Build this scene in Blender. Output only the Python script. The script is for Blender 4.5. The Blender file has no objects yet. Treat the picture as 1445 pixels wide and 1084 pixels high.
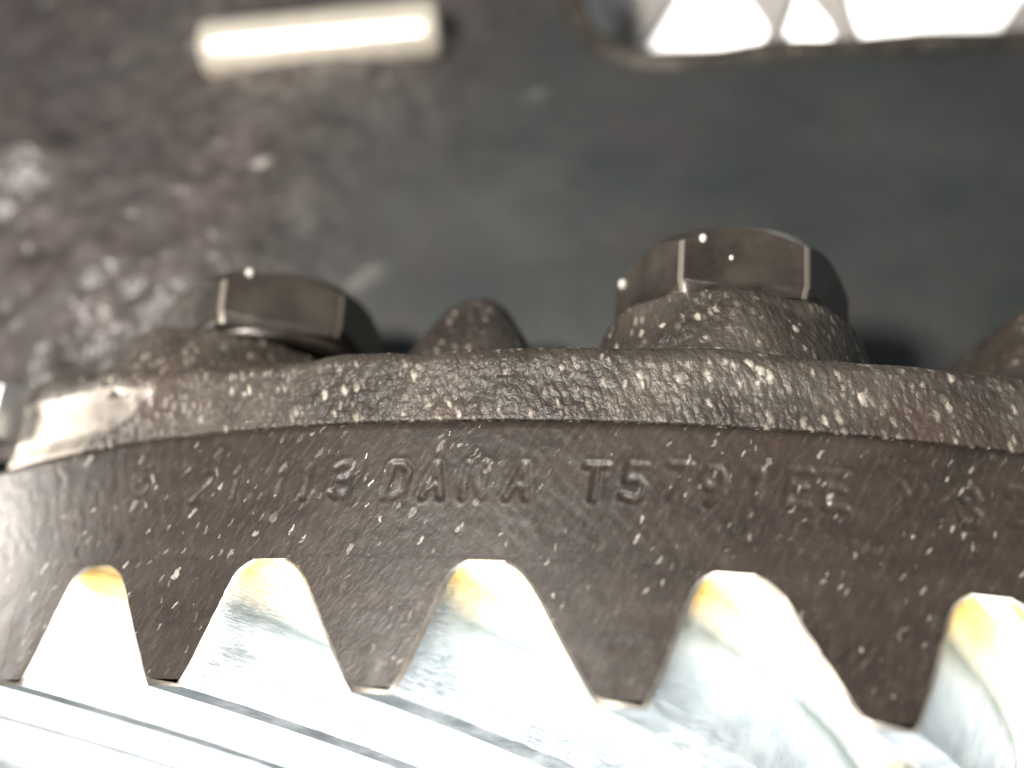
import bpy, bmesh, math, random
import numpy as np
from mathutils import Vector, Matrix, Euler

sc = bpy.context.scene
col = sc.collection
rng = np.random.default_rng(7)

# ------------------------------------------------------------------ camera
CAM = np.array([0.0033, -0.2076, -0.0349])
EUL = (1.9746, -0.092, 0.128)
FPX = 1698.4
cam_data = bpy.data.cameras.new('camera')
cam = bpy.data.objects.new('camera', cam_data)
col.objects.link(cam)
cam.location = CAM
cam.rotation_euler = EUL
cam_data.sensor_width = 36.0
cam_data.lens = FPX / 1445 * 36.0
cam_data.clip_start = 0.002
cam_data.clip_end = 20.0
cam_data.dof.use_dof = True
cam_data.dof.focus_distance = 0.097
cam_data.dof.aperture_fstop = 12.0
sc.camera = cam

# ------------------------------------------------------------------ light
world = bpy.data.worlds.new('World')
sc.world = world
world.use_nodes = True
world.node_tree.nodes['Background'].inputs[0].default_value = (0.90, 0.97, 1.0, 1)
world.node_tree.nodes['Background'].inputs[1].default_value = 0.18


def lamp(name, loc, target, size, power, color):
    d = bpy.data.lights.new(name, 'AREA')
    d.shape = 'DISK'
    d.size = size
    d.energy = power
    d.color = color
    o = bpy.data.objects.new(name, d)
    col.objects.link(o)
    o.location = loc
    o.rotation_euler = (Vector(target) - Vector(loc)).to_track_quat('-Z', 'Y').to_euler()
    return o


lamp('work_lamp', (-0.30, -0.045, 0.050), (-0.05, -0.10, 0.0), 0.055, 0.40, (1.0, 0.93, 0.86))
lamp('camera_light', (-0.085, -0.30, -0.010), (0.0, -0.11, 0.0), 0.03, 0.72, (1.0, 0.95, 0.88))
lamp('low_front_fill', (-0.030, -0.36, -0.220), (0.0, -0.11, 0.0), 0.06, 0.55, (1.0, 0.98, 0.95))  # added fill from low in front, for the pin's lower stripe and the flanks
lamp('tooth_reflection_fill', (0.10, -0.09, -0.30), (0.0, -0.10, -0.02), 0.28, 4.0, (0.93, 0.98, 1.0))  # added fill beneath the gear, gives the teeth something bright to reflect

vs = sc.view_settings
vs.view_transform = 'Standard'
vs.look = 'None'
vs.exposure = 0.0
vs.gamma = 1.0

# ------------------------------------------------------------------ helpers
CM = np.array(Euler(EUL, 'XYZ').to_matrix())


def ray(px, py):
    return CM @ np.array([(px - 722.5) / FPX, -(py - 542) / FPX, -1.0])


def at_depth(px, py, t):
    return CAM + ray(px, py) * t


def hash01(ix, iy, iz, seed):
    h = (ix.astype(np.int64) * 374761393 + iy.astype(np.int64) * 668265263 +
         iz.astype(np.int64) * 2147483647 + seed * 974634777) & 0xffffffff
    h = ((h ^ (h >> 13)) * 1274126177) & 0xffffffff
    h = ((h ^ (h >> 16)) * 2246822519) & 0xffffffff
    return ((h ^ (h >> 15)) & 0xffffff) / float(0xffffff)


def noise(P, scale, seed=0):
    """value noise in [-1,1]; P (...,3)"""
    q = np.asarray(P) * scale
    i = np.floor(q).astype(np.int64)
    f = q - i
    f = f * f * f * (f * (f * 6 - 15) + 10)
    out = 0
    for dx in (0, 1):
        for dy in (0, 1):
            for dz in (0, 1):
                w = (f[..., 0] if dx else 1 - f[..., 0]) * (f[..., 1] if dy else 1 - f[..., 1]) * \
                    (f[..., 2] if dz else 1 - f[..., 2])
                out = out + w * hash01(i[..., 0] + dx, i[..., 1] + dy, i[..., 2] + dz, seed)
    return out * 2 - 1


def fbm(P, scale, octaves=3, seed=0):
    s, a, t = 0, 1.0, 0
    for k in range(octaves):
        s = s + a * noise(P, scale * 2.03 ** k, seed + k * 17)
        t += a
        a *= 0.55
    return s / t


def sstep(a, b, x):
    t = np.clip((x - a) / (b - a), 0, 1)
    return t * t * (3 - 2 * t)


def link_mesh(name, verts, faces, mats, parent=None, mat_idx=None, uvs=None, smooth=True, sharp=None):
    me = bpy.data.meshes.new(name)
    me.from_pydata([tuple(v) for v in verts], [], [tuple(int(i) for i in f) for f in faces])
    me.update()
    for m in (mats if isinstance(mats, (list, tuple)) else [mats]):
        me.materials.append(m)
    if mat_idx is not None:
        me.polygons.foreach_set('material_index', np.asarray(mat_idx, dtype=np.int32))
    if uvs is not None:
        lay = me.uv_layers.new(name='UVMap')
        li = np.empty(len(me.loops), dtype=np.int32)
        me.loops.foreach_get('vertex_index', li)
        lay.data.foreach_set('uv', np.asarray(uvs, dtype=np.float32)[li].ravel())
    me.polygons.foreach_set('use_smooth', [smooth] * len(me.polygons))
    if sharp:
        me.set_sharp_from_angle(angle=math.radians(sharp))
    o = bpy.data.objects.new(name, me)
    col.objects.link(o)
    if parent:
        o.parent = parent
    return o


def empty(name, loc, label, cat, group=None):
    o = bpy.data.objects.new(name, None)
    o.empty_display_size = 0.01
    col.objects.link(o)
    o.location = loc
    o['label'] = label
    o['category'] = cat
    if group:
        o['group'] = group
    return o


def adopt(o, parent):
    """parent o, whose vertices are in world coordinates, keeping it in place"""
    o.parent = parent
    o.matrix_parent_inverse = Matrix.Translation(-Vector(parent.location))


def grid_faces(nr, nc, base=0, wrap=False):
    f = []
    for i in range(nr - 1):
        for j in range(nc - (0 if wrap else 1)):
            a = base + i * nc + j
            b = base + i * nc + (j + 1) % nc
            f.append((a, b, b + nc, a + nc))
    return f


def cyl(r, a, z):
    return np.stack([r * np.sin(a), -r * np.cos(a), z + 0 * a], -1)


# ------------------------------------------------------------------ materials
class NT:
    def __init__(self, name):
        self.m = bpy.data.materials.new(name)
        self.m.use_nodes = True
        self.t = self.m.node_tree
        self.b = self.t.nodes['Principled BSDF']

    def n(self, typ, **kw):
        nd = self.t.nodes.new(typ)
        ins = kw.pop('ins', {})
        for k, v in kw.items():
            setattr(nd, k, v)
        for k, v in ins.items():
            if hasattr(v, 'is_output') or hasattr(v, 'links'):
                self.t.links.new(v, nd.inputs[k])
            else:
                nd.inputs[k].default_value = v
        return nd

    def set(self, **kw):
        for k, v in kw.items():
            k = k.replace('_', ' ')
            if hasattr(v, 'links'):
                self.t.links.new(v, self.b.inputs[k])
            else:
                self.b.inputs[k].default_value = v

    def math(self, op, a, b=0.0, c=0.0, clamp=False):
        nd = self.n('ShaderNodeMath', operation=op, use_clamp=clamp, ins={0: a, 1: b, 2: c})
        return nd.outputs[0]

    def noise(self, vec, scale, detail=4, rough=0.55):
        return self.n('ShaderNodeTexNoise', ins={'Vector': vec, 'Scale': scale, 'Detail': detail, 'Roughness': rough}).outputs['Fac']

    def ramp(self, fac, a, b, ca=(0, 0, 0, 1), cb=(1, 1, 1, 1)):
        r = self.n('ShaderNodeValToRGB', ins={0: fac})
        e = r.color_ramp.elements
        e[0].position, e[1].position = a, b
        e[0].color, e[1].color = ca, cb
        return r.outputs[0]

    def mix(self, fac, a, b):
        nd = self.n('ShaderNodeMix', data_type='RGBA')
        for sock, v in ((nd.inputs[0], fac), (nd.inputs[6], a), (nd.inputs[7], b)):
            if hasattr(v, 'links'):
                self.t.links.new(v, sock)
            else:
                sock.default_value = v
        return nd.outputs[2]

    def bump(self, h, dist, strength=1.0, normal=None):
        ins = {'Height': h, 'Distance': dist, 'Strength': strength}
        if normal:
            ins['Normal'] = normal
        return self.n('ShaderNodeBump', ins=ins).outputs[0]

    def obj(self):
        return self.n('ShaderNodeTexCoord').outputs['Object']

    def uv(self):
        return self.n('ShaderNodeTexCoord').outputs['UV']

    def mapping(self, vec, scale=(1, 1, 1), rot=(0, 0, 0)):
        return self.n('ShaderNodeMapping', ins={'Vector': vec, 'Scale': scale, 'Rotation': rot}).outputs[0]


def c(r, g, b):
    return (r, g, b, 1)


def mat_phosphate():
    """dark phosphate-coated forged steel, oily, with bright flecks (UV in millimetres)"""
    k = NT('dark_phosphate_steel')
    uv = k.uv()
    ob = k.obj()
    blot = k.noise(k.mapping(uv, (0.10, 0.22, 1)), 1.0, 5, 0.6)
    fine = k.noise(k.mapping(k.mapping(uv, (1, 1, 1), (0, 0, 0.45)), (2.2, 0.6, 1)), 1.0, 5, 0.7)
    base = k.mix(k.ramp(blot, 0.36, 0.66), c(0.026, 0.0185, 0.0150), c(0.048, 0.0365, 0.0285))
    base = k.mix(k.ramp(fine, 0.50, 0.80), base, c(0.082, 0.067, 0.054))
    rust = k.ramp(k.noise(k.mapping(uv, (0.16, 0.16, 1)), 1.0, 3), 0.60, 0.75)
    base = k.mix(k.math('MULTIPLY', rust, 0.5), base, c(0.060, 0.036, 0.028))
    # slanted flecks of bare metal
    fl = None
    wob = k.n('ShaderNodeVectorMath', operation='ADD',
              ins={0: k.mapping(uv, (1, 1, 1), (0, 0, 0.50)),
                   1: k.n('ShaderNodeVectorMath', operation='SCALE',
                          ins={0: k.n('ShaderNodeTexNoise', ins={'Vector': uv, 'Scale': 1.1, 'Detail': 2.0}).outputs['Color'], 'Scale': 0.9}).outputs[0]}).outputs[0]
    for sx, sy, lo, hi in ((1.15, 0.36, 0.78, 0.19), (2.1, 0.60, 0.70, 0.22), (0.75, 0.34, 0.88, 0.19)):
        v = k.n('ShaderNodeTexVoronoi', voronoi_dimensions='2D',
                ins={'Vector': k.mapping(wob, (sx, sy, 1)), 'Scale': 1.0, 'Randomness': 1.0})
        rnd = k.n('ShaderNodeSeparateColor', ins={0: v.outputs['Color']})
        radius = k.math('MULTIPLY', k.math('SUBTRACT', rnd.outputs[0], lo, clamp=True), hi / (1 - lo) * 1.15)
        m = k.math('MULTIPLY', k.math('SUBTRACT', radius, v.outputs['Distance']), 40.0, clamp=True)
        m = k.math('MULTIPLY', m, k.math('MULTIPLY_ADD', k.math('POWER', rnd.outputs[1], 3.0), 0.90, 0.06))
        fl = m if fl is None else k.math('MAXIMUM', fl, m)
    brk = k.ramp(k.noise(k.mapping(uv, (5, 2.5, 1), (0, 0, 0.5)), 1.0, 2), 0.30, 0.50)
    fl = k.math('MULTIPLY', fl, brk)
    fl = k.math('MULTIPLY', fl, k.ramp(k.noise(k.mapping(uv, (0.18, 0.22, 1)), 1.0, 3), 0.34, 0.56, c(0.25, 0.25, 0.25), c(1, 1, 1)))
    base = k.mix(fl, base, c(0.62, 0.58, 0.51))
    h1 = k.noise(k.mapping(wob, (3.0, 0.7, 1)), 1.0, 5, 0.6)
    nb = k.bump(h1, 0.00012, 0.36)
    nb = k.bump(fl, 0.00006, 0.5, nb)
    k.set(Base_Color=base, Metallic=k.math('MULTIPLY', fl, 0.55),
          Roughness=k.math('MULTIPLY_ADD', fine, 0.22, 0.30), Specular_IOR_Level=0.45, Normal=nb)
    return k.m


def mat_cast(name, tone=1.0, gloss=0.36, reddish=0.5, scale=1.0):
    """rough cast iron with an oily sheen"""
    k = NT(name)
    ob = k.obj()
    n1 = k.noise(ob, 130 * scale, 5, 0.6)
    n2 = k.noise(ob, 1100 * scale, 4, 0.65)
    a = tuple(x * tone for x in (0.040, 0.031, 0.025)) + (1,)
    b = tuple(x * tone for x in (0.105, 0.088, 0.070)) + (1,)
    base = k.mix(k.ramp(n1, 0.35, 0.68), a, b)
    rust = k.ramp(k.noise(ob, 75, 3), 0.52, 0.68)
    base = k.mix(k.math('MULTIPLY', rust, reddish), base, tuple(x * tone for x in (0.125, 0.078, 0.060)) + (1,))
    wv = k.n('ShaderNodeVectorMath', operation='ADD', ins={0: k.mapping(k.mapping(ob, (1, 1, 1), (0, 0.35, 0)), (1, 1, 0.5)),
             1: k.n('ShaderNodeVectorMath', operation='SCALE', ins={0: k.n('ShaderNodeTexNoise', ins={'Vector': ob, 'Scale': 1500.0, 'Detail': 2.0}).outputs['Color'], 'Scale': 0.0006}).outputs[0]}).outputs[0]
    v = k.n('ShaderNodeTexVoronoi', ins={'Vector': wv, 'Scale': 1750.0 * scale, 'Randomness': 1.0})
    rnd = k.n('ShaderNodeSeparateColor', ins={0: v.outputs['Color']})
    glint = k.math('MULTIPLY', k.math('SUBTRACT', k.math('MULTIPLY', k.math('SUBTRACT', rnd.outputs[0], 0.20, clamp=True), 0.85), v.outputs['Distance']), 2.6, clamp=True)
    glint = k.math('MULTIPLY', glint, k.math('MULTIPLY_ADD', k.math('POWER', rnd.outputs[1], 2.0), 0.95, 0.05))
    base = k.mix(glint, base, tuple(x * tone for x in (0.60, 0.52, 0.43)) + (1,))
    nb = k.bump(n2, 0.00022, 0.8)
    nb = k.bump(v.outputs['Distance'], -0.00020, 0.7, nb)
    k.set(Base_Color=base, Metallic=0.10, Roughness=k.math('MULTIPLY_ADD', n2, 0.3, gloss - 0.1),
          Specular_IOR_Level=0.6, Normal=nb)
    return k.m


def mat_wall():
    """the case wall: smooth dark grey paint-like skin to one side, rough oily casting to the other"""
    k = NT('oily_case_casting')
    ob = k.obj()
    sep = k.n('ShaderNodeSeparateXYZ', ins={0: ob})
    side = k.math('ADD', k.math('MULTIPLY', sep.outputs[0], -1.0), k.math('MULTIPLY', sep.outputs[2], 0.42))
    wob = k.math('MULTIPLY', k.math('SUBTRACT', k.noise(ob, 60, 4), 0.5), 0.03)
    rough_m = k.ramp(k.math('MULTIPLY_ADD', k.math('ADD', side, wob), 14.0, -0.25), 0.40, 0.78)
    n1 = k.noise(ob, 55, 5, 0.6)
    n3 = k.noise(ob, 240, 4, 0.6)
    smooth_c = k.mix(k.ramp(n1, 0.35, 0.7), c(0.044, 0.051, 0.051), c(0.066, 0.072, 0.070))
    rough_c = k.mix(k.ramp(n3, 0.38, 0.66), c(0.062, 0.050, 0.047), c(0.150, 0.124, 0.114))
    base = k.mix(rough_m, smooth_c, rough_c)
    hue = k.noise(ob, 85, 3, 0.6)
    base = k.mix(k.math('MULTIPLY', k.ramp(hue, 0.45, 0.62), 0.45), base, c(0.080, 0.066, 0.068))
    base = k.mix(k.math('MULTIPLY', k.ramp(k.noise(ob, 120, 3, 0.6), 0.52, 0.66), 0.35), base, c(0.056, 0.068, 0.060))
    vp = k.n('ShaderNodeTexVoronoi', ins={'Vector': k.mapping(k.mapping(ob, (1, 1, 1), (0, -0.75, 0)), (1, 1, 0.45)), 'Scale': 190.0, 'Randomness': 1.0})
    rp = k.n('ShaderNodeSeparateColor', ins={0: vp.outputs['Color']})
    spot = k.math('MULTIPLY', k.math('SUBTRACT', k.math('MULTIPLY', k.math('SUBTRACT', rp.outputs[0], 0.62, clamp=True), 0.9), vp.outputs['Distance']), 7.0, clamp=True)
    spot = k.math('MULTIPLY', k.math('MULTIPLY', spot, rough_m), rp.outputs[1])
    base = k.mix(spot, base, c(0.78, 0.72, 0.68))  # pale spots painted in as glints on the oily casting
    vq = k.n('ShaderNodeTexVoronoi', ins={'Vector': ob, 'Scale': 75.0, 'Randomness': 1.0})
    rq = k.n('ShaderNodeSeparateColor', ins={0: vq.outputs['Color']})
    dust = k.math('MULTIPLY', k.math('SUBTRACT', k.math('MULTIPLY', k.math('SUBTRACT', rq.outputs[0], 0.6, clamp=True), 0.35), vq.outputs['Distance']), 12.0, clamp=True)
    base = k.mix(k.math('MULTIPLY', dust, rq.outputs[1]), base, c(0.34, 0.34, 0.32))
    smear = k.ramp(k.noise(k.mapping(ob, (38, 38, 38), (0, 0.7, 0)), 1.0, 5, 0.65), 0.50, 0.72)
    base = k.mix(k.math('MULTIPLY', smear, 0.5), base, c(0.115, 0.115, 0.108))
    h = k.math('MULTIPLY', k.noise(ob, 190, 3, 0.5), rough_m)
    nb = k.bump(h, 0.0019, 0.9)
    nb = k.bump(n3, 0.0003, 0.35, nb)
    k.set(Base_Color=base, Metallic=0.0, Roughness=k.math('MULTIPLY_ADD', rough_m, -0.22, 0.58),
          Specular_IOR_Level=0.5, Normal=nb)
    return k.m


def mat_steel(name, colr=(0.80, 0.79, 0.76), rough=0.33, streak=1.0, grind=(300, 300, 4000)):
    k = NT(name)
    ob = k.obj()
    n1 = k.noise(k.mapping(ob, grind), 1.0, 3, 0.6)
    n2 = k.noise(ob, 260, 5, 0.65)
    base = k.mix(k.ramp(n2, 0.35, 0.62), c(*(x * (1 - 0.30 * streak) for x in colr)), c(*colr))
    nb = k.bump(n1, 0.00004, 0.5 * streak)
    nb = k.bump(n2, 0.00008, 0.5 * streak, nb)
    k.set(Base_Color=base, Metallic=1.0, Roughness=k.math('MULTIPLY_ADD', n2, 0.18, rough - 0.09), Normal=nb)
    return k.m


def mat_bolt():
    k = NT('black_oxide_bolt_steel')
    ob = k.obj()
    n1 = k.noise(ob, 170, 5, 0.6)
    n2 = k.noise(ob, 800, 3, 0.6)
    base = k.mix(k.ramp(n1, 0.36, 0.7), c(0.034, 0.026, 0.021), c(0.085, 0.070, 0.056))
    nb = k.bump(n1, 0.0005, 0.35)
    nb = k.bump(n2, 0.0001, 0.4, nb)
    k.set(Base_Color=base, Metallic=0.25, Roughness=k.math('MULTIPLY_ADD', n1, 0.25, 0.20), Specular_IOR_Level=0.7, Normal=nb)
    return k.m


M_PHOS = mat_phosphate()
M_CAST = mat_cast('rough_cast_iron', 0.92, 0.40, 0.35)
M_CASTD = mat_cast('dark_cast_iron', 0.66, 0.5, 0.2)
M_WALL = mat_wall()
M_STEEL = mat_steel('ground_tooth_steel', (0.90, 0.91, 0.91), 0.42, 0.55)


def mat_tooth():
    k = NT('ground_tooth_flank')
    ob = k.obj()
    st = k.n('ShaderNodeUVMap', uv_map='flank').outputs[0]
    sep = k.n('ShaderNodeSeparateXYZ', ins={0: st})
    S, T = sep.outputs[0], sep.outputs[1]
    wob = k.math('MULTIPLY', k.math('SUBTRACT', k.noise(ob, 190, 4, 0.6), 0.5), 0.20)
    Tw = k.math('ADD', T, wob)
    n2 = k.noise(ob, 330, 5, 0.65)
    steel = k.mix(k.ramp(n2, 0.36, 0.60), c(0.66, 0.69, 0.70), c(0.91, 0.92, 0.91))
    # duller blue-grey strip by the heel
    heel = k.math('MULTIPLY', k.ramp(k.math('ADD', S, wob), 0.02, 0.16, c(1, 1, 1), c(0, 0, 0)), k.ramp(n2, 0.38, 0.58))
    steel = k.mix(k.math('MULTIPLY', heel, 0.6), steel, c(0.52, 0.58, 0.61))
    straw = k.ramp(Tw, 0.10, 0.36, c(1, 1, 1), c(0, 0, 0))
    straw = k.math('MULTIPLY', straw, k.ramp(k.math('ADD', S, wob), 0.02, 0.40, c(1, 1, 1), c(0.15, 0.15, 0.15)))
    base = k.mix(straw, steel, c(0.76, 0.50, 0.14))
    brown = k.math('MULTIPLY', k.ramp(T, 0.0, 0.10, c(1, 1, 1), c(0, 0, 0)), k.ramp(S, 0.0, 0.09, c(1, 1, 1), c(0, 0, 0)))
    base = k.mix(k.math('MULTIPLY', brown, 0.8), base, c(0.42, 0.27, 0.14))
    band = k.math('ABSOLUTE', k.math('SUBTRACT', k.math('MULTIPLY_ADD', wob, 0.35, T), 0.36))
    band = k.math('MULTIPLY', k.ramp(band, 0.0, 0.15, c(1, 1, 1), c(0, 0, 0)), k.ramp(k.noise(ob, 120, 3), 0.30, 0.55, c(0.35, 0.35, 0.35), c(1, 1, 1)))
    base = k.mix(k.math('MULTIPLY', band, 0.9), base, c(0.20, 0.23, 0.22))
    lines = k.noise(k.mapping(st, (12, 240, 1)), 1.0, 3, 0.6)
    nb = k.bump(lines, 0.00005, 0.6)
    nb = k.bump(n2, 0.00010, 0.5, nb)
    k.set(Base_Color=base, Metallic=1.0, Roughness=k.math('MULTIPLY_ADD', n2, 0.22, 0.26), Normal=nb)
    return k.m


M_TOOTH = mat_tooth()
M_EDGE = mat_steel('worn_edge_steel', (0.62, 0.55, 0.47), 0.45, 1.4)
M_ROOT = mat_steel('straw_tinted_root_steel', (0.93, 0.83, 0.58), 0.36, 0.6, (2500, 2500, 300))
M_BAND = mat_steel('unground_fillet_steel', (0.36, 0.38, 0.36), 0.42, 1.2)
M_GREY = mat_steel('grey_gear_edge', (0.20, 0.19, 0.18), 0.5, 1.0)
M_MACH = mat_steel('machined_flange_steel', (0.80, 0.72, 0.63), 0.46, 1.3, (3500, 3500, 200))
M_PIN = mat_steel('polished_pin_steel', (0.97, 0.88, 0.74), 0.30, 0.3)
M_PIN.node_tree.nodes['Principled BSDF'].inputs['Metallic'].default_value = 0.45
M_BOLT = mat_bolt()
kw = NT('worn_bolt_corner')
kw.set(Base_Color=c(0.24, 0.205, 0.17), Metallic=0.3, Roughness=0.4)
M_WORN = kw.m
kk = NT('gear_oil')
kk.set(Base_Color=c(0.75, 0.70, 0.62), Roughness=0.15, Specular_IOR_Level=0.8)
M_OIL = kk.m

# ------------------------------------------------------------------ ring gear
R = 0.120
PITCH = 0.1535
NTEETH = 41
STEP = 2 * math.pi / NTEETH
PHI0 = -0.407                       # centre of the first slot in view
ZR, ZT = -0.0117, -0.0220
CONE = 0.010 * R / 0.0220          # the outer face flares towards the tooth tips
RT = R - CONE * ZT
FACE = 0.036

ring_gear = empty('ring_gear', (0, 0, 0), 'dark steel ring gear with stamped characters and bright spiral teeth', 'gear')

FONT = {
    'D': [[(0, 0), (0, 1), (.32, 1), (.55, .8), (.55, .2), (.32, 0), (0, 0)]],
    'A': [[(0, 0), (.28, 1), (.56, 0)], [(.12, .36), (.44, .36)]],
    'N': [[(0, 0), (0, 1), (.55, 0), (.55, 1)]],
    'T': [[(0, 1), (.6, 1)], [(.3, 1), (.3, 0)]],
    '2': [[(0, .8), (.12, 1), (.42, 1), (.55, .8), (.5, .58), (0, 0), (.56, 0)]],
    '1': [[(.18, .82), (.3, 1), (.3, 0)]],
    '3': [[(0, .9), (.15, 1), (.42, 1), (.54, .78), (.42, .54), (.2, .52)], [(.42, .54), (.56, .3), (.42, 0), (.14, 0), (0, .12)]],
    '5': [[(.52, 1), (.05, 1), (.03, .56), (.36, .6), (.55, .38), (.5, .1), (.3, 0), (0, .08)]],
    '7': [[(0, 1), (.56, 1), (.2, 0)]],
    '9': [[(.54, .68), (.42, .46), (.12, .46), (0, .7), (.12, 1), (.42, 1), (.54, .76), (.5, .3), (.2, 0)]],
    '8': [[(.28, .54), (.06, .76), (.14, 1), (.42, 1), (.5, .76), (.28, .54), (.02, .28), (.12, 0), (.44, 0), (.54, .28), (.28, .54)]],
    'E': [[(.54, 1), (0, 1), (0, 0), (.54, 0)], [(0, .52), (.44, .52)]],
    'Y': [[(0, 1), (.28, .5), (.56, 1)], [(.28, .5), (.28, 0)]],
}
# character, angle in degrees of its centre, height of its foot in mm
STAMP = [('2', -22.0, -6.5), ('2', -18.6, -6.4), ('1', -16.9, -6.4), ('1', -14.8, -6.5), ('1', -13.6, -6.5),
         ('3', -12.0, -6.5), ('D', -9.75, -6.6), ('A', -8.2, -6.6), ('N', -6.6, -6.6), ('A', -4.9, -6.6),
         ('T', -2.1, -6.5), ('5', -0.65, -6.4), ('7', 0.85, -6.2), ('9', 2.2, -6.4), ('1', 3.7, -6.3),
         ('E', 5.2, -6.1), ('E', 6.55, -6.1), ('Y', 9.1, -6.5), ('8', 11.3, -6.4), ('2', 13.1, -5.9)]


def stamp_depth(u, z):
    """u, z arrays in mm; returns displacement in mm of the stamped band"""
    best = np.full(u.shape, 9.0)
    for i, (ch, deg, z0) in enumerate(STAMP):
        H = 2.75
        u0 = math.radians(deg) * R * 1000 - 0.28 * H
        lean = 0.10 + 0.05 * math.sin(i * 2.3)
        msk = (np.abs(u - u0 - .28 * H) < 2.8) & (z > z0 - 1.2) & (z < z0 + H + 1.2)
        if not msk.any():
            continue
        uu, zz = u[msk], z[msk]
        b = best[msk]
        for st in FONT[ch]:
            for (x0, y0), (x1, y1) in zip(st[:-1], st[1:]):
                ax, ay = u0 + (x0 + lean * y0) * H, z0 + y0 * H
                bx, by = u0 + (x1 + lean * y1) * H, z0 + y1 * H
                dx, dy = bx - ax, by - ay
                t = np.clip(((uu - ax) * dx + (zz - ay) * dy) / (dx * dx + dy * dy + 1e-9), 0, 1)
                b = np.minimum(b, np.hypot(uu - ax - t * dx, zz - ay - t * dy))
        best[msk] = b
    return best


# body: outer wall as a fine grid in view, coarse round the back
a_fine = np.radians(np.arange(-42, 24.01, 0.085))
a_rest = np.radians(np.linspace(24, 318, 150)[1:-1])
A = np.concatenate([a_fine, a_rest])
zrow = np.concatenate([[0.0, -0.0002, -0.0005], np.arange(-0.0008, ZR, -0.00017), [ZR + 0.0003, ZR]])
NA, NZ = len(A), len(zrow)
aa, zz = np.meshgrid(A, zrow)
rr = R - CONE * zz
rr[0] -= 0.0004
rr[1] -= 0.00015
u_mm = ((aa + math.pi) % (2 * math.pi) - math.pi) * R * 1000
z_mm = zz * 1000
dist = stamp_depth(u_mm.ravel(), z_mm.ravel()).reshape(aa.shape)
wear = 0.62 + 0.38 * noise(np.stack([u_mm, z_mm, 0 * u_mm], -1), 0.45, 3)
dz = -0.15 * (1 - sstep(0.13, 0.40, dist)) * np.clip(wear, 0.25, 1) + 0.05 * np.exp(-((dist - 0.52) / 0.16) ** 2) * wear
P2 = np.stack([u_mm + 0.45 * z_mm, z_mm * 0.7, 0 * u_mm], -1)
dz = dz + 0.035 * fbm(P2, 1.1, 3, 5) + 0.02 * noise(P2, 0.22, 9)
rim = np.minimum(sstep(0.0, 0.4, -z_mm), sstep(0, 2.5, z_mm - ZR * 1000))
rr = rr + dz * 0.001 * rim
verts = cyl(rr, aa, zz).reshape(-1, 3)
uvs = np.stack([u_mm, z_mm], -1).reshape(-1, 2)
faces = grid_faces(NZ, NA, 0, True)
faces = [(f[0], f[3], f[2], f[1]) for f in faces]
midx = [0] * len(faces)
# root cone, toe face, bore and top as further rings
RR = R - CONE * ZR
depth_h = math.hypot(RT - RR, ZR - ZT)
SL = math.radians(16.2)
rings = [(RR - 0.00035, ZR - 0.00012)]
for s in np.linspace(0.03, 1, 14):
    rings.append((RR - s * FACE * math.cos(SL), ZR - s * FACE * math.sin(SL)))
rt_r, rt_z = rings[-1]
rings += [(rt_r - 0.001, rt_z + 0.004), (rt_r - 0.001, 0.0), (R - 0.0004, 0.0)]
vl = [verts]
ul = [uvs]
prev = (NZ - 1) * NA
basei = NZ * NA
for q, (r_, z_) in enumerate(rings):
    if q == len(rings) - 1:
        cur = 0
    else:
        vl.append(cyl(r_, A, np.full(NA, z_)))
        ul.append(np.stack([u_mm[0], np.full(NA, z_ * 1000)], -1))
        cur = basei
        basei += NA
    for j in range(NA):
        k2 = (j + 1) % NA
        faces.append((prev + j, cur + j, cur + k2, prev + k2))
        midx.append(1 if 0 < q < 15 else (2 if q == 0 else 0))
    prev = cur
body = link_mesh('gear_body', np.concatenate(vl), faces, [M_PHOS, M_ROOT, M_EDGE], ring_gear, midx, np.concatenate(ul), True, 35)

# teeth
NS, NTt = 26, 15
ts = np.concatenate([np.linspace(0, 0.30, 9), [0.342, 0.385], np.linspace(0.385, 1, 9)[1:]])


def half_width(t):           # mm at the heel
    return 1.70 + 5.05 * (1 - t) ** 0.90 + 1.30 * np.exp(-t / 0.060)


PSI_H, PSI_T = math.radians(43), math.radians(24)
ss = np.concatenate([[0, 0.006], np.linspace(0.03, 1, NS - 2)])
psi = PSI_H + (PSI_T - PSI_H) * ss
r_root = RR - ss * FACE * math.cos(SL)
z_root = ZR - ss * FACE * math.sin(SL)
dep = depth_h * (1 - 0.30 * ss)
bx_, bz_ = (RT - RR) / depth_h, (ZT - ZR) / depth_h
phis = np.concatenate([[0], np.cumsum(np.diff(-r_root) * np.tan((psi[1:] + psi[:-1]) / 2) / ((r_root[1:] + r_root[:-1]) / 2))])


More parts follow.
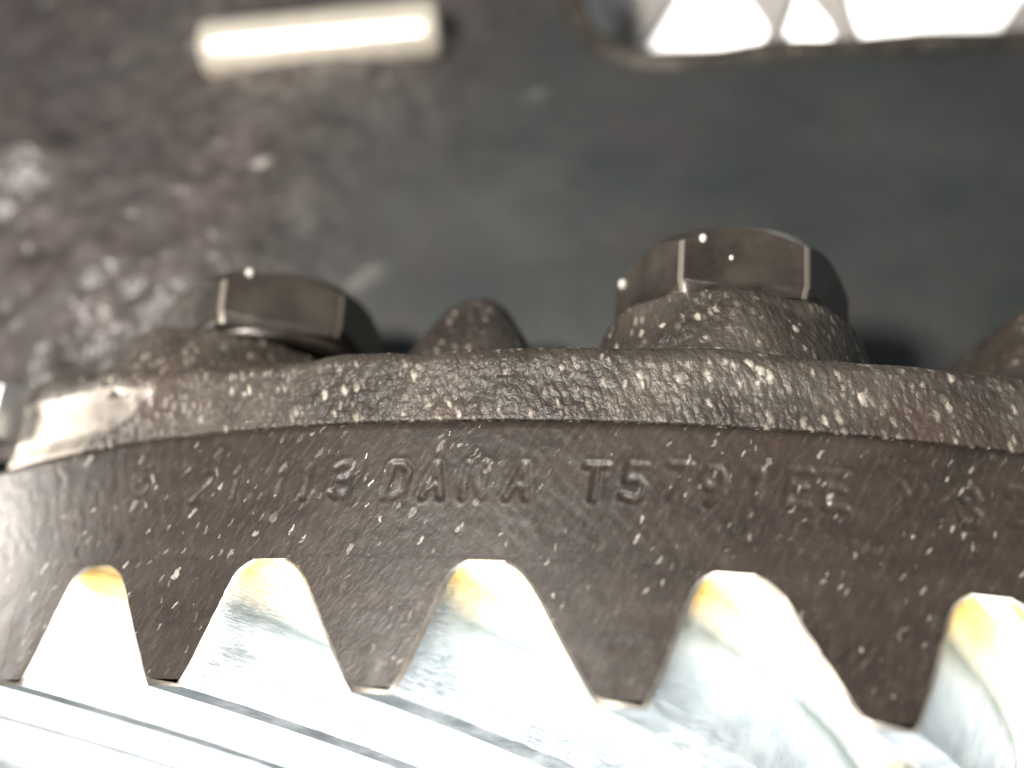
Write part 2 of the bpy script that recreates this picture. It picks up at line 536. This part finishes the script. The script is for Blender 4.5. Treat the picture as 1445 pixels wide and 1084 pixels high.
def make_tooth(phi_c, idx):
    fine = -42 < math.degrees(phi_c) < 30
    V, F, MI, UV = [], [], [], []
    hw = half_width(ts) / (R * 1000)
    prof_t = np.concatenate([ts, ts[::-1]])
    prof_s = np.concatenate([-hw, hw[::-1]])
    lean = 0.0132 * prof_t - 0.001            # the slots lean a little
    n = len(prof_t)
    # flank sections (s=0.006 on, heel edge broken by a narrow chamfer)
    jit = np.random.default_rng(idx)
    for k in range(len(ss)):
        shrink = 0.0
        if k == 0:
            # chamfered outline of the heel face
            shrink = np.where(prof_s < 0, 0.00042 + 0.00012 * jit.random(n), 0.00016 + 0.00010 * jit.random(n))
        d = dep[k] * prof_t
        if k == 0:
            d = d - shrink * (prof_t > 0.97)
        r = r_root[k] + bx_ * d
        z = z_root[k] + bz_ * d
        sgn = np.sign(prof_s)
        a = phi_c + phis[k] + prof_s + lean - (sgn * shrink / R if k == 0 else 0)
        V.append(cyl(r, a, z))
        UV.append(np.stack([a * R * 1000, z * 1000], -1))
    for k in range(len(ss) - 1):
        for i in range(n - 1):
            p = k * n + i
            F.append((p, p + 1, p + n + 1, p + n))
            MI.append(1 if k == 0 else 0)
    # heel face: columns between left and right outline
    base = len(ss) * n
    nc = 12
    m = len(ts)
    L = V[0][:m]
    for i in range(m):
        t = ts[i]
        al = phi_c + prof_s[i] + 0.0002 / R * 0
        ul_, ur_ = UV[0][i, 0] / (R * 1000), UV[0][n - 1 - i, 0] / (R * 1000)
        a = np.linspace(ul_, ur_, nc)
        r = np.full(nc, math.hypot(V[0][i, 0], V[0][i, 1]))
        zc = np.full(nc, V[0][i, 2])
        q = np.stack([a * R * 1000, zc * 1000, 0 * a], -1)
        dd = 0.00004 * noise(q, 0.8, 21) * min(1.0, t * 3)
        dd[0] = dd[-1] = 0
        if i == 0:
            dd[:] = 0
        V.append(cyl(r + dd, a, zc))
        UV.append(np.stack([a * R * 1000, zc * 1000], -1))
    gf = grid_faces(m, nc, base)
    F += [(f[0], f[1], f[2], f[3]) for f in gf]
    MI += [2] * len(gf)
    # toe face
    last = (len(ss) - 1) * n
    F.append(tuple(last + i for i in range(n)))
    MI.append(0)
    V = np.concatenate(V)
    UV = np.concatenate(UV)
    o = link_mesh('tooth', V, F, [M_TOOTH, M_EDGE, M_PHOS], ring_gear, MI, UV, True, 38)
    st = np.zeros((len(V), 2), dtype=np.float32)
    st[:base, 0] = np.repeat(ss, n)
    st[:base, 1] = np.tile(prof_t, len(ss))
    lay = o.data.uv_layers.new(name='flank')
    li = np.empty(len(o.data.loops), dtype=np.int32)
    o.data.loops.foreach_get('vertex_index', li)
    lay.data.foreach_set('uv', st[li].ravel())
    bm = bmesh.new()
    bm.from_mesh(o.data)
    bmesh.ops.recalc_face_normals(bm, faces=bm.faces)
    bm.to_mesh(o.data)
    bm.free()
    o.data.uv_layers['UVMap'].active_render = True
    o.data.set_sharp_from_angle(angle=math.radians(38))
    return o


for i in range(-3, NTEETH - 3):
    ang = PHI0 + STEP * (i + 0.5)
    make_tooth((ang + math.pi) % (2 * math.pi) - math.pi, i + 3)

# ------------------------------------------------------------------ differential case
case = empty('differential_case', (0, 0, 0.0003), 'rough cast iron differential case with flange and blurred grey wall', 'casting')
ZF = 0.0072
RF = 0.1192

# flange: outer edge grid with cast relief, top sheet behind it
a = np.radians(np.concatenate([np.arange(-33.6, 26, 0.11), np.arange(26, 64, 0.4)]))
prof = [(0.0870, 0.00018), (RF - 0.0045, 0.00018), (RF - 0.0006, 0.00020), (RF - 0.0001, 0.00035)]
prof += [(RF, z) for z in np.arange(0.00055, ZF - 0.0014, 0.00021)]
for t in np.linspace(0, 1, 8):
    prof.append((RF - 0.0018 + 0.0018 * math.cos(t * math.pi / 2), ZF - 0.0016 + 0.0016 * math.sin(t * math.pi / 2)))
prof += [(RF - 0.0030, ZF), (RF - 0.006, ZF + 0.0001), (RF - 0.012, ZF + 0.0003), (0.0870, ZF + 0.0006)]
pr = np.array(prof)
rr = np.repeat(pr[:, :1], len(a), 1)
zz = np.repeat(pr[:, 1:], len(a), 1)
aa = np.repeat(a[None], len(pr), 0)
Pc = np.stack([aa * R * 1000, zz * 1000, rr * 1000], -1)
amp = np.clip((zz - 0.0005) / 0.0016, 0, 1) * np.clip((rr - 0.10) / 0.01, 0, 1)
# machined, smooth stretch towards the cut end
deg = np.degrees(aa)
mach = (1 - sstep(-26.5, -24.0, deg + 1.3 * noise(Pc, 0.6, 4) - (zz * 1000 - 2.6) * 0.9)) * (1 - sstep(0.0046, 0.0058, zz))
bumpy = 0.09 * fbm(Pc, 1.35, 3, 11) + 0.12 * noise(Pc, 0.33, 40)
bumpy = bumpy + 0.22 * np.exp(-((deg - 4.5) / 4.5) ** 2) * sstep(3.0, 5.0, zz * 1000)
rr2 = rr + 0.001 * amp * (bumpy * (1 - 0.93 * mach) - 0.35 * mach)
zz2 = zz + 0.001 * amp * 0.35 * noise(Pc, 0.25, 60) * (zz > ZF * 0.6) + 0.0034 * sstep(17, 33, -deg) * (zz / ZF) ** 2
vert = cyl(rr2, aa, zz2).reshape(-1, 3)
fc = grid_faces(len(pr), len(a))
mi = [(1 if mach.reshape(-1)[f[0]] > 0.5 else 0) for f in fc]
# end caps
for j in (0, len(a) - 1):
    fc.append(tuple(i * len(a) + j for i in range(len(pr))))
    mi.append(1 if j == 0 else 0)
fc.append(tuple())
fc.pop()
n0 = (len(pr) - 1) * len(a)
for j in range(len(a) - 1):
    fc.append((n0 + j, n0 + j + 1, j + 1, j))
    mi.append(0)
flange = link_mesh('flange', vert, fc, [M_CAST, M_MACH], None, mi, None, True, 60)
adopt(flange, case)

BOLT_R = 0.1055


def boss(deg, r_c, r0, r1, z1, skew=0.0, seed=0):
    th = np.linspace(0, 2 * math.pi, 181)[:-1]
    P0 = cyl(r_c, np.array([math.radians(deg)]), np.array([0.0]))[0]
    rows = [(r0 + 0.0003, ZF - 0.0016), (r0 + 0.0002, ZF + 0.0002)]
    for t in np.linspace(0.08, 0.93, 22):
        rows.append((r0 + (r1 - r0) * t ** 1.3, ZF + (z1 - ZF) * t))
    rows += [(r1 - 0.0004, z1 - 0.00015), (r1 - 0.001, z1), (r1 * 0.6, z1), (0.0005, z1)]
    V = []
    for r_, z_ in rows:
        x = P0[0] + r_ * np.cos(th)
        y = P0[1] + r_ * np.sin(th)
        z = np.full(len(th), z_)
        Q = np.stack([x, y, z], -1) * 1000
        k = min(1, r_ / 0.006) * (0 if z_ >= z1 else 1)
        d = 0.001 * (0.15 * fbm(Q, 1.25, 3, seed) + 0.22 * noise(Q, 0.28, seed + 5)) * k
        zz = z + (0.001 * 0.35 * noise(Q, 0.3, seed + 9) * k) + skew * (x - P0[0]) * np.clip((z - ZF) / (z1 - ZF), 0, 1)
        V.append(np.stack([x + d * np.cos(th), y + d * np.sin(th), zz], -1))
    o = link_mesh('bolt_boss', np.concatenate(V), grid_faces(len(rows), len(th), 0, True), M_CAST, None, None, None, True, 70)
    adopt(o, case)
    return o


boss(3.3, BOLT_R - 0.0005, 0.0131, 0.0117, 0.0140, 0.0, 3)
boss(-25.6, BOLT_R - 0.0005, 0.0138, 0.0118, 0.0139, -0.04, 31)


def rib(deg, r_in, r_out, w0, w1, h, seed):
    """rounded rib running from the wall out onto the flange"""
    nu, nv = 46, 60
    V = []
    for i in range(nu):
        f = i / (nu - 1)                      # out -> in
        for j in range(nv):
            g = j / (nv - 1) * 2 - 1
            top = h * (1 - 0.10 * f)
            prof_ = (1 - abs(g) ** 3.4) ** 0.9
            rise = sstep(0, 0.30, f) ** 0.6
            z = ZF - 0.0006 + top * prof_ * rise
            w = (w1 + (w0 - w1) * (1 - prof_ * 0.999) ** 0.7)
            x = math.copysign(w, g) * (abs(g) ** 0.8)
            r_ = r_out + (r_in - r_out) * f
            V.append((x, r_, z))
    V = np.array(V)
    a0 = math.radians(deg)
    px = V[:, 0] * math.cos(a0) + V[:, 1] * math.sin(a0)
    py = V[:, 0] * math.sin(a0) - V[:, 1] * math.cos(a0)
    W = np.stack([px, py, V[:, 2]], -1)
    n_ = 0.00040 * fbm(W * 1000, 0.8, 3, seed)[:, None]
    W = W + n_ * np.array([0.3 * math.sin(a0), -0.6, 0.7])
    o = link_mesh('rib', W, grid_faces(nu, nv), M_CAST if seed == 83 else M_CASTD, None, None, None, True, 70)
    adopt(o, case)
    return o


rib(-10.3, 0.086, 0.1115, 0.0088, 0.0040, 0.0132, 71)
rib(20.6, 0.083, 0.1110, 0.0085, 0.0042, 0.0168, 83)

# wall of the case with its window
xs = np.arange(-0.150, 0.1301, 0.00065)
zs = np.arange(0.0030, 0.1301, 0.00065)
X, Z = np.meshgrid(xs, zs)


def wall_y(X, Z):
    left = np.clip(-X - 0.005, 0, 1)
    right = np.clip(X + 0.005, 0, 1)
    y = -0.0875 + 3.2 * right ** 2 + 1.6 * left ** 2
    y = y + 0.020 * sstep(0.02, 0.10, Z)                       # leans away upwards
    side = -X + 0.42 * Z
    m = sstep(0.045, 0.085, side)
    y = y - 0.010 * m * sstep(0.0, 0.05, Z + 0.02)
    y = y - 0.010 * (1 - sstep(0.003, 0.016, Z)) ** 2            # fillet into the flange
    # a slanting cast ridge on the rough side
    ax, az, bx, bz = -0.120, 0.026, -0.084, 0.048
    t = np.clip(((X - ax) * (bx - ax) + (Z - az) * (bz - az)) / ((bx - ax) ** 2 + (bz - az) ** 2), 0, 1)
    dd = np.hypot(X - ax - t * (bx - ax), Z - az - t * (bz - az))
    y = y - 0.0060 * np.exp(-(dd / 0.0050) ** 2)
    Q = np.stack([X, y, Z], -1) * 1000
    y = y - 0.001 * m * (1.1 * fbm(Q, 0.16, 3, 90) + 0.5 * noise(Q, 0.5, 91)) - 0.001 * 0.12 * fbm(Q, 0.2, 3, 95)
    return y


Y = wall_y(X, Z)
nr, nc = X.shape
Vo = np.stack([X, Y, Z], -1).reshape(-1, 3)
Vi = np.stack([X, Y + 0.007, Z], -1).reshape(-1, 3)
N = nr * nc
fo = grid_faces(nr, nc)
fi = [tuple(N + k for k in f[::-1]) for f in fo]
edge = []
for j in range(nc - 1):
    edge.append((j + 1, j, N + j, N + j + 1))
    b = (nr - 1) * nc
    edge.append((b + j, b + j + 1, N + b + j + 1, N + b + j))
for i in range(nr - 1):
    edge.append((i * nc, (i + 1) * nc, N + (i + 1) * nc, N + i * nc))
    e = i * nc + nc - 1
    edge.append((e + nc, e, N + e, N + e + nc))
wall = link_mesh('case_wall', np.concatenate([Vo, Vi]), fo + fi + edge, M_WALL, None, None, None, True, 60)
adopt(wall, case)


def wall_hit(px, py):
    d = ray(px, py)
    t = 0.09
    for _ in range(4000):
        P = CAM + d * t
        if P[1] >= float(wall_y(np.array([P[0]]), np.array([P[2]]))[0]):
            return P
        t += 0.0001
    return P


# window outline traced on the wall, continued above the frame as a rounded opening
W0 = [wall_hit(*q) for q in ((812, -10), (822, 20), (842, 52), (876, 76), (930, 86), (1000, 80), (1080, 70), (1200, 63), (1330, 55), (1440, 48))]
pts = [(p[0], p[2]) for p in W0]
xl, xr = pts[0][0], pts[-1][0]
pts += [(xr + 0.012, pts[-1][1] + 0.002), (xr + 0.017, pts[-1][1] + 0.008), (xr + 0.017, pts[-1][1] + 0.026), (xr + 0.010, pts[-1][1] + 0.034),
        (xl + 0.010, pts[0][1] + 0.026), (xl + 0.002, pts[0][1] + 0.020), (xl - 0.001, pts[0][1] + 0.010)]


def chaikin(p, n=2):
    for _ in range(n):
        q = []
        for i in range(len(p)):
            a_, b_ = np.array(p[i]), np.array(p[(i + 1) % len(p)])
            q += [tuple(a_ * .75 + b_ * .25), tuple(a_ * .25 + b_ * .75)]
        p = q
    return p


loop = chaikin(pts, 2)
nl = len(loop)
cv = [(x, -0.16, z) for x, z in loop] + [(x, 0.02, z) for x, z in loop]
cf = [(i, (i + 1) % nl, nl + (i + 1) % nl, nl + i) for i in range(nl)] + [tuple(range(nl))[::-1], tuple(range(nl, 2 * nl))]
cutter = link_mesh('cutter', cv, cf, M_WALL)
bmx = bmesh.new()
bmx.from_mesh(cutter.data)
bmesh.ops.recalc_face_normals(bmx, faces=bmx.faces)
bmx.to_mesh(cutter.data)
bmx.free()
bmx = bmesh.new()
bmx.from_mesh(wall.data)
bmesh.ops.recalc_face_normals(bmx, faces=bmx.faces)
bmx.to_mesh(wall.data)
bmx.free()
mod = wall.modifiers.new('window', 'BOOLEAN')
mod.operation = 'DIFFERENCE'
mod.object = cutter
mod.solver = 'MANIFOLD'
dg = bpy.context.evaluated_depsgraph_get()
cut_mesh = bpy.data.meshes.new_from_object(wall.evaluated_get(dg))
wall.modifiers.clear()
old = wall.data
wall.data = cut_mesh
cut_mesh.name = 'case_wall'
bpy.data.meshes.remove(old)
bpy.data.objects.remove(cutter)
wall.data.set_sharp_from_angle(angle=math.radians(50))

# raised bead round the window
cx, cz = np.mean([q[0] for q in loop]), np.mean([q[1] for q in loop])
V, nseg = [], 10
for i in range(nl):
    p0, p1 = np.array(loop[i - 1]), np.array(loop[(i + 1) % nl])
    tg = (p1 - p0) / np.linalg.norm(p1 - p0)
    out = np.array([tg[1], -tg[0]])
    if out @ (np.array(loop[i]) - np.array([cx, cz])) < 0:
        out = -out
    ctr = np.array(loop[i]) + out * 0.0009
    yb = float(wall_y(np.array([ctr[0]]), np.array([ctr[1]]))[0])
    for s in range(nseg):
        th = 2 * math.pi * s / nseg
        rad = 0.0017 + 0.0002 * math.sin(i * 0.9)
        V.append((ctr[0] + out[0] * rad * math.cos(th), yb - rad * 0.9 * math.sin(th), ctr[1] + out[1] * rad * math.cos(th)))
F = [(i * nseg + s, ((i + 1) % nl) * nseg + s, ((i + 1) % nl) * nseg + (s + 1) % nseg, i * nseg + (s + 1) % nseg) for i in range(nl) for s in range(nseg)]
rimo = link_mesh('window_rim', V, F, M_CAST)
adopt(rimo, case)

# machined pad past the cut end of the flange
a = np.radians(np.linspace(-54, -34.6, 24))
V, F = [], []
sec = [(0.098, 0.0040), (0.1205, 0.0040), (0.1212, 0.0046), (0.1212, 0.0096), (0.1205, 0.0102), (0.098, 0.0102)]
for x in a:
    for r_, z_ in sec:
        V.append((r_ * math.sin(x), -r_ * math.cos(x), z_))
m = len(sec)
for i in range(len(a) - 1):
    for s in range(m):
        F.append((i * m + s, i * m + (s + 1) % m, (i + 1) * m + (s + 1) % m, (i + 1) * m + s))
F += [tuple(range(m))[::-1], tuple((len(a) - 1) * m + s for s in range(m))]
pad = link_mesh('machined_pad', V, F, M_STEEL, None, None, None, True, 30)
adopt(pad, case)

# ------------------------------------------------------------------ bolts


def hex_bolt(deg, twist, z0, height, rc, label, drops, tilt=0.0):
    a0 = math.radians(deg)
    P0 = cyl(BOLT_R, np.array([a0]), np.array([z0]))[0]
    b = empty('hex_bolt', P0, label, 'bolt', None)
    b.rotation_euler = (0, math.radians(tilt), 0)
    th = np.radians(np.arange(0, 360, 1.5))
    ap = rc * math.cos(math.pi / 6)
    t6 = (th - math.radians(twist)) % (math.pi / 3) - math.pi / 6
    rho = ap / np.cos(t6)
    rho = np.minimum(rho, rc * 0.985 - 0.0 * rho)
    cham = np.clip(rho - ap * 0.985, 0, 1)
    zt_ = height - cham * 1.05
    zb_ = 0.0004 + cham * 0.25
    rows = [(rho * 0.96, zb_ * 0), (rho - 0.0002, zb_), (rho, zb_ + 0.0003)]
    for t in np.linspace(0.05, 0.95, 12):
        rows.append((rho, zb_ + 0.0003 + (zt_ - zb_ - 0.0006) * t))
    rows += [(rho, zt_ - 0.0002), (rho - 0.00025, zt_ + 0.0001), (np.minimum(rho, ap) * 0.93, np.full(len(th), height + 0.0004)),
             (np.full(len(th), 0.0002), np.full(len(th), height + 0.0006))]
    V = []
    for r_, z_ in rows:
        V.append(np.stack([r_ * np.sin(th), -r_ * np.cos(th), z_ + 0 * th], -1))
    F = grid_faces(len(rows), len(th), 0, True)
    F.append(tuple(range(len(th)))[::-1])
    near = np.abs(t6) > math.radians(27.9)
    hm = [(1 if (near[i % len(th)] and near[(i + 1) % len(th)]) else 0) for i in range((len(rows) - 3) * len(th))]
    hm += [0] * (len(F) - len(hm))
    head = link_mesh('head', np.concatenate(V), F, [M_BOLT, M_WORN], b, hm, None, True, 28)
    # washer face under the head, and shank down through the flange
    V = []
    prof_ = [(ap * 0.80, -0.0006), (ap * 0.93, -0.0006), (ap * 0.95, -0.0003), (ap * 0.95, 0.0001), (ap * 0.80, 0.0001)]
    t2 = np.linspace(0, 2 * math.pi, 61)[:-1]
    for r_, z_ in prof_:
        V.append(np.stack([r_ * np.cos(t2), r_ * np.sin(t2), np.full(60, z_)], -1))
    link_mesh('washer_face', np.concatenate(V), grid_faces(5, 60, 0, True), M_BOLT, b, None, None, True, 40)
    V = []
    for r_, z_ in ((0.0001, 0.0), (0.0056, 0.0), (0.0056, -z0 + 0.001 - 0.006), (0.0050, -z0 - 0.006), (0.0001, -z0 - 0.006)):
        V.append(np.stack([r_ * np.cos(t2), r_ * np.sin(t2), np.full(60, z_)], -1))
    link_mesh('shank', np.concatenate(V), grid_faces(5, 60, 0, True), M_BOLT, b, None, None, True, 40)
    # beads of oil clinging to the head
    for dth, zf, size in drops:
        t = math.radians(dth)
        tt = (t - math.radians(twist)) % (math.pi / 3) - math.pi / 6
        r_ = min(ap / math.cos(tt), rc * 0.985)
        bm = bmesh.new()
        bmesh.ops.create_icosphere(bm, subdivisions=3, radius=size)
        for v in bm.verts:                     # a slightly sagging, uneven bead
            v.co.z *= 0.8 if v.co.z > 0 else 1.15
            v.co.x *= 0.85
        me = bpy.data.meshes.new('oil_bead')
        bm.to_mesh(me)
        bm.free()
        me.polygons.foreach_set('use_smooth', [True] * len(me.polygons))
        me.materials.append(M_OIL)
        o = bpy.data.objects.new('oil_bead', me)
        col.objects.link(o)
        o.parent = b
        o.location = (r_ * math.sin(t), -r_ * math.cos(t), zf)
    return b


hex_bolt(3.3, -25, 0.0143, 0.0066, 0.0110, 'black hex bolt head standing tall on its wide rough boss', [(-78, 0.0046, 0.00050), (-16, 0.0052, 0.00042), (-2, 0.0034, 0.00026)])
hex_bolt(-22.8, -8, 0.0134, 0.0062, 0.0118, 'black hex bolt head overhanging its boss near the machined flange end', [(4, 0.0056, 0.00048), (-84, 0.0042, 0.00060)], -4.5)

# ------------------------------------------------------------------ pin on the upper case
pa, pb = wall_hit(292, 72), wall_hit(618, 40)
view = ray(455, 60)
view = view / np.linalg.norm(view)
# rest the pin against the wall
rad = 0.0040
tA = np.dot(pa - CAM, view)
tB = np.dot(pb - CAM, view)
PA = pa - view * rad * 1.2
PB = pb - view * rad * 1.2
axis = PB - PA
L = np.linalg.norm(axis)
pin_prof = [(0.0002, 0.0), (rad * 0.72, 0.0), (rad * 0.92, 0.0004), (rad, 0.0012)] + [(rad, L * t) for t in np.linspace(0.08, 0.92, 12)] + \
    [(rad, L - 0.0012), (rad * 0.92, L - 0.0004), (rad * 0.72, L), (0.0002, L)]
t2 = np.linspace(0, 2 * math.pi, 49)[:-1]
V = np.concatenate([np.stack([r_ * np.cos(t2), r_ * np.sin(t2), np.full(48, z_)], -1) for r_, z_ in pin_prof])
pin = link_mesh('steel_pin', V, grid_faces(len(pin_prof), 48, 0, True), M_PIN, None, None, None, True, 40)
pin.location = PA
pin.rotation_euler = Vector(axis).to_track_quat('Z', 'Y').to_euler()
pin['label'] = 'short polished steel pin lying against the upper case wall'
pin['category'] = 'pin'

# ------------------------------------------------------------------ pinion gear seen through the window
spider = empty('spider_gear', at_depth(1140, -40, 0.194), 'bright toothed gear showing in the opening above the tall bolt', 'gear')
Tg = 0.194


GC = at_depth(1130, 20, Tg)
to_cam = (CAM - GC) / np.linalg.norm(CAM - GC)
to_lamp = np.array([-0.085, -0.30, -0.010]) - GC
GN = to_cam + to_lamp / np.linalg.norm(to_lamp)
GN = GN / np.linalg.norm(GN)


def plate(name, poly, near, far, m):
    """a solid block; outline on the gear's front plane (normal GN), from depth near to far behind it"""
    P = []
    for x, y in poly:
        d = ray(x, y)
        P.append(CAM + d * (np.dot(GC - CAM, GN) / np.dot(d, GN)))
    V = [p - GN * near for p in P] + [p - GN * far for p in P]
    n_ = len(poly)
    F = [tuple(range(n_)), tuple(range(n_, 2 * n_))[::-1]] + [(i, n_ + i, n_ + (i + 1) % n_, (i + 1) % n_) for i in range(n_)]
    o = link_mesh(name, V, F, m, None, None, None, False)
    bm = bmesh.new()
    bm.from_mesh(o.data)
    bmesh.ops.recalc_face_normals(bm, faces=bm.faces)
    bmesh.ops.bevel(bm, geom=list(bm.edges), offset=0.0003, segments=2, affect='EDGES')
    bm.to_mesh(o.data)
    bm.free()
    adopt(o, spider)
    return o


plate('gear_body', [(690, -260), (1520, -260), (1520, 100), (690, 120)], 0.004, 0.014, M_STEEL)
for poly in ([(925, -60), (985, -60), (894, 84), (862, 78)],
             [(1010, -60), (1138, -60), (1104, 34), (1102, 78), (1072, 78), (1078, 40)],
             [(1142, -60), (1200, -60), (1194, 0), (1222, 76), (1186, 82), (1166, 34), (1130, -8)],
             [(1480, -60), (1560, -60), (1432, 76), (1384, 76)]):
    plate('tooth', poly, 0.0, 0.0045, M_GREY)
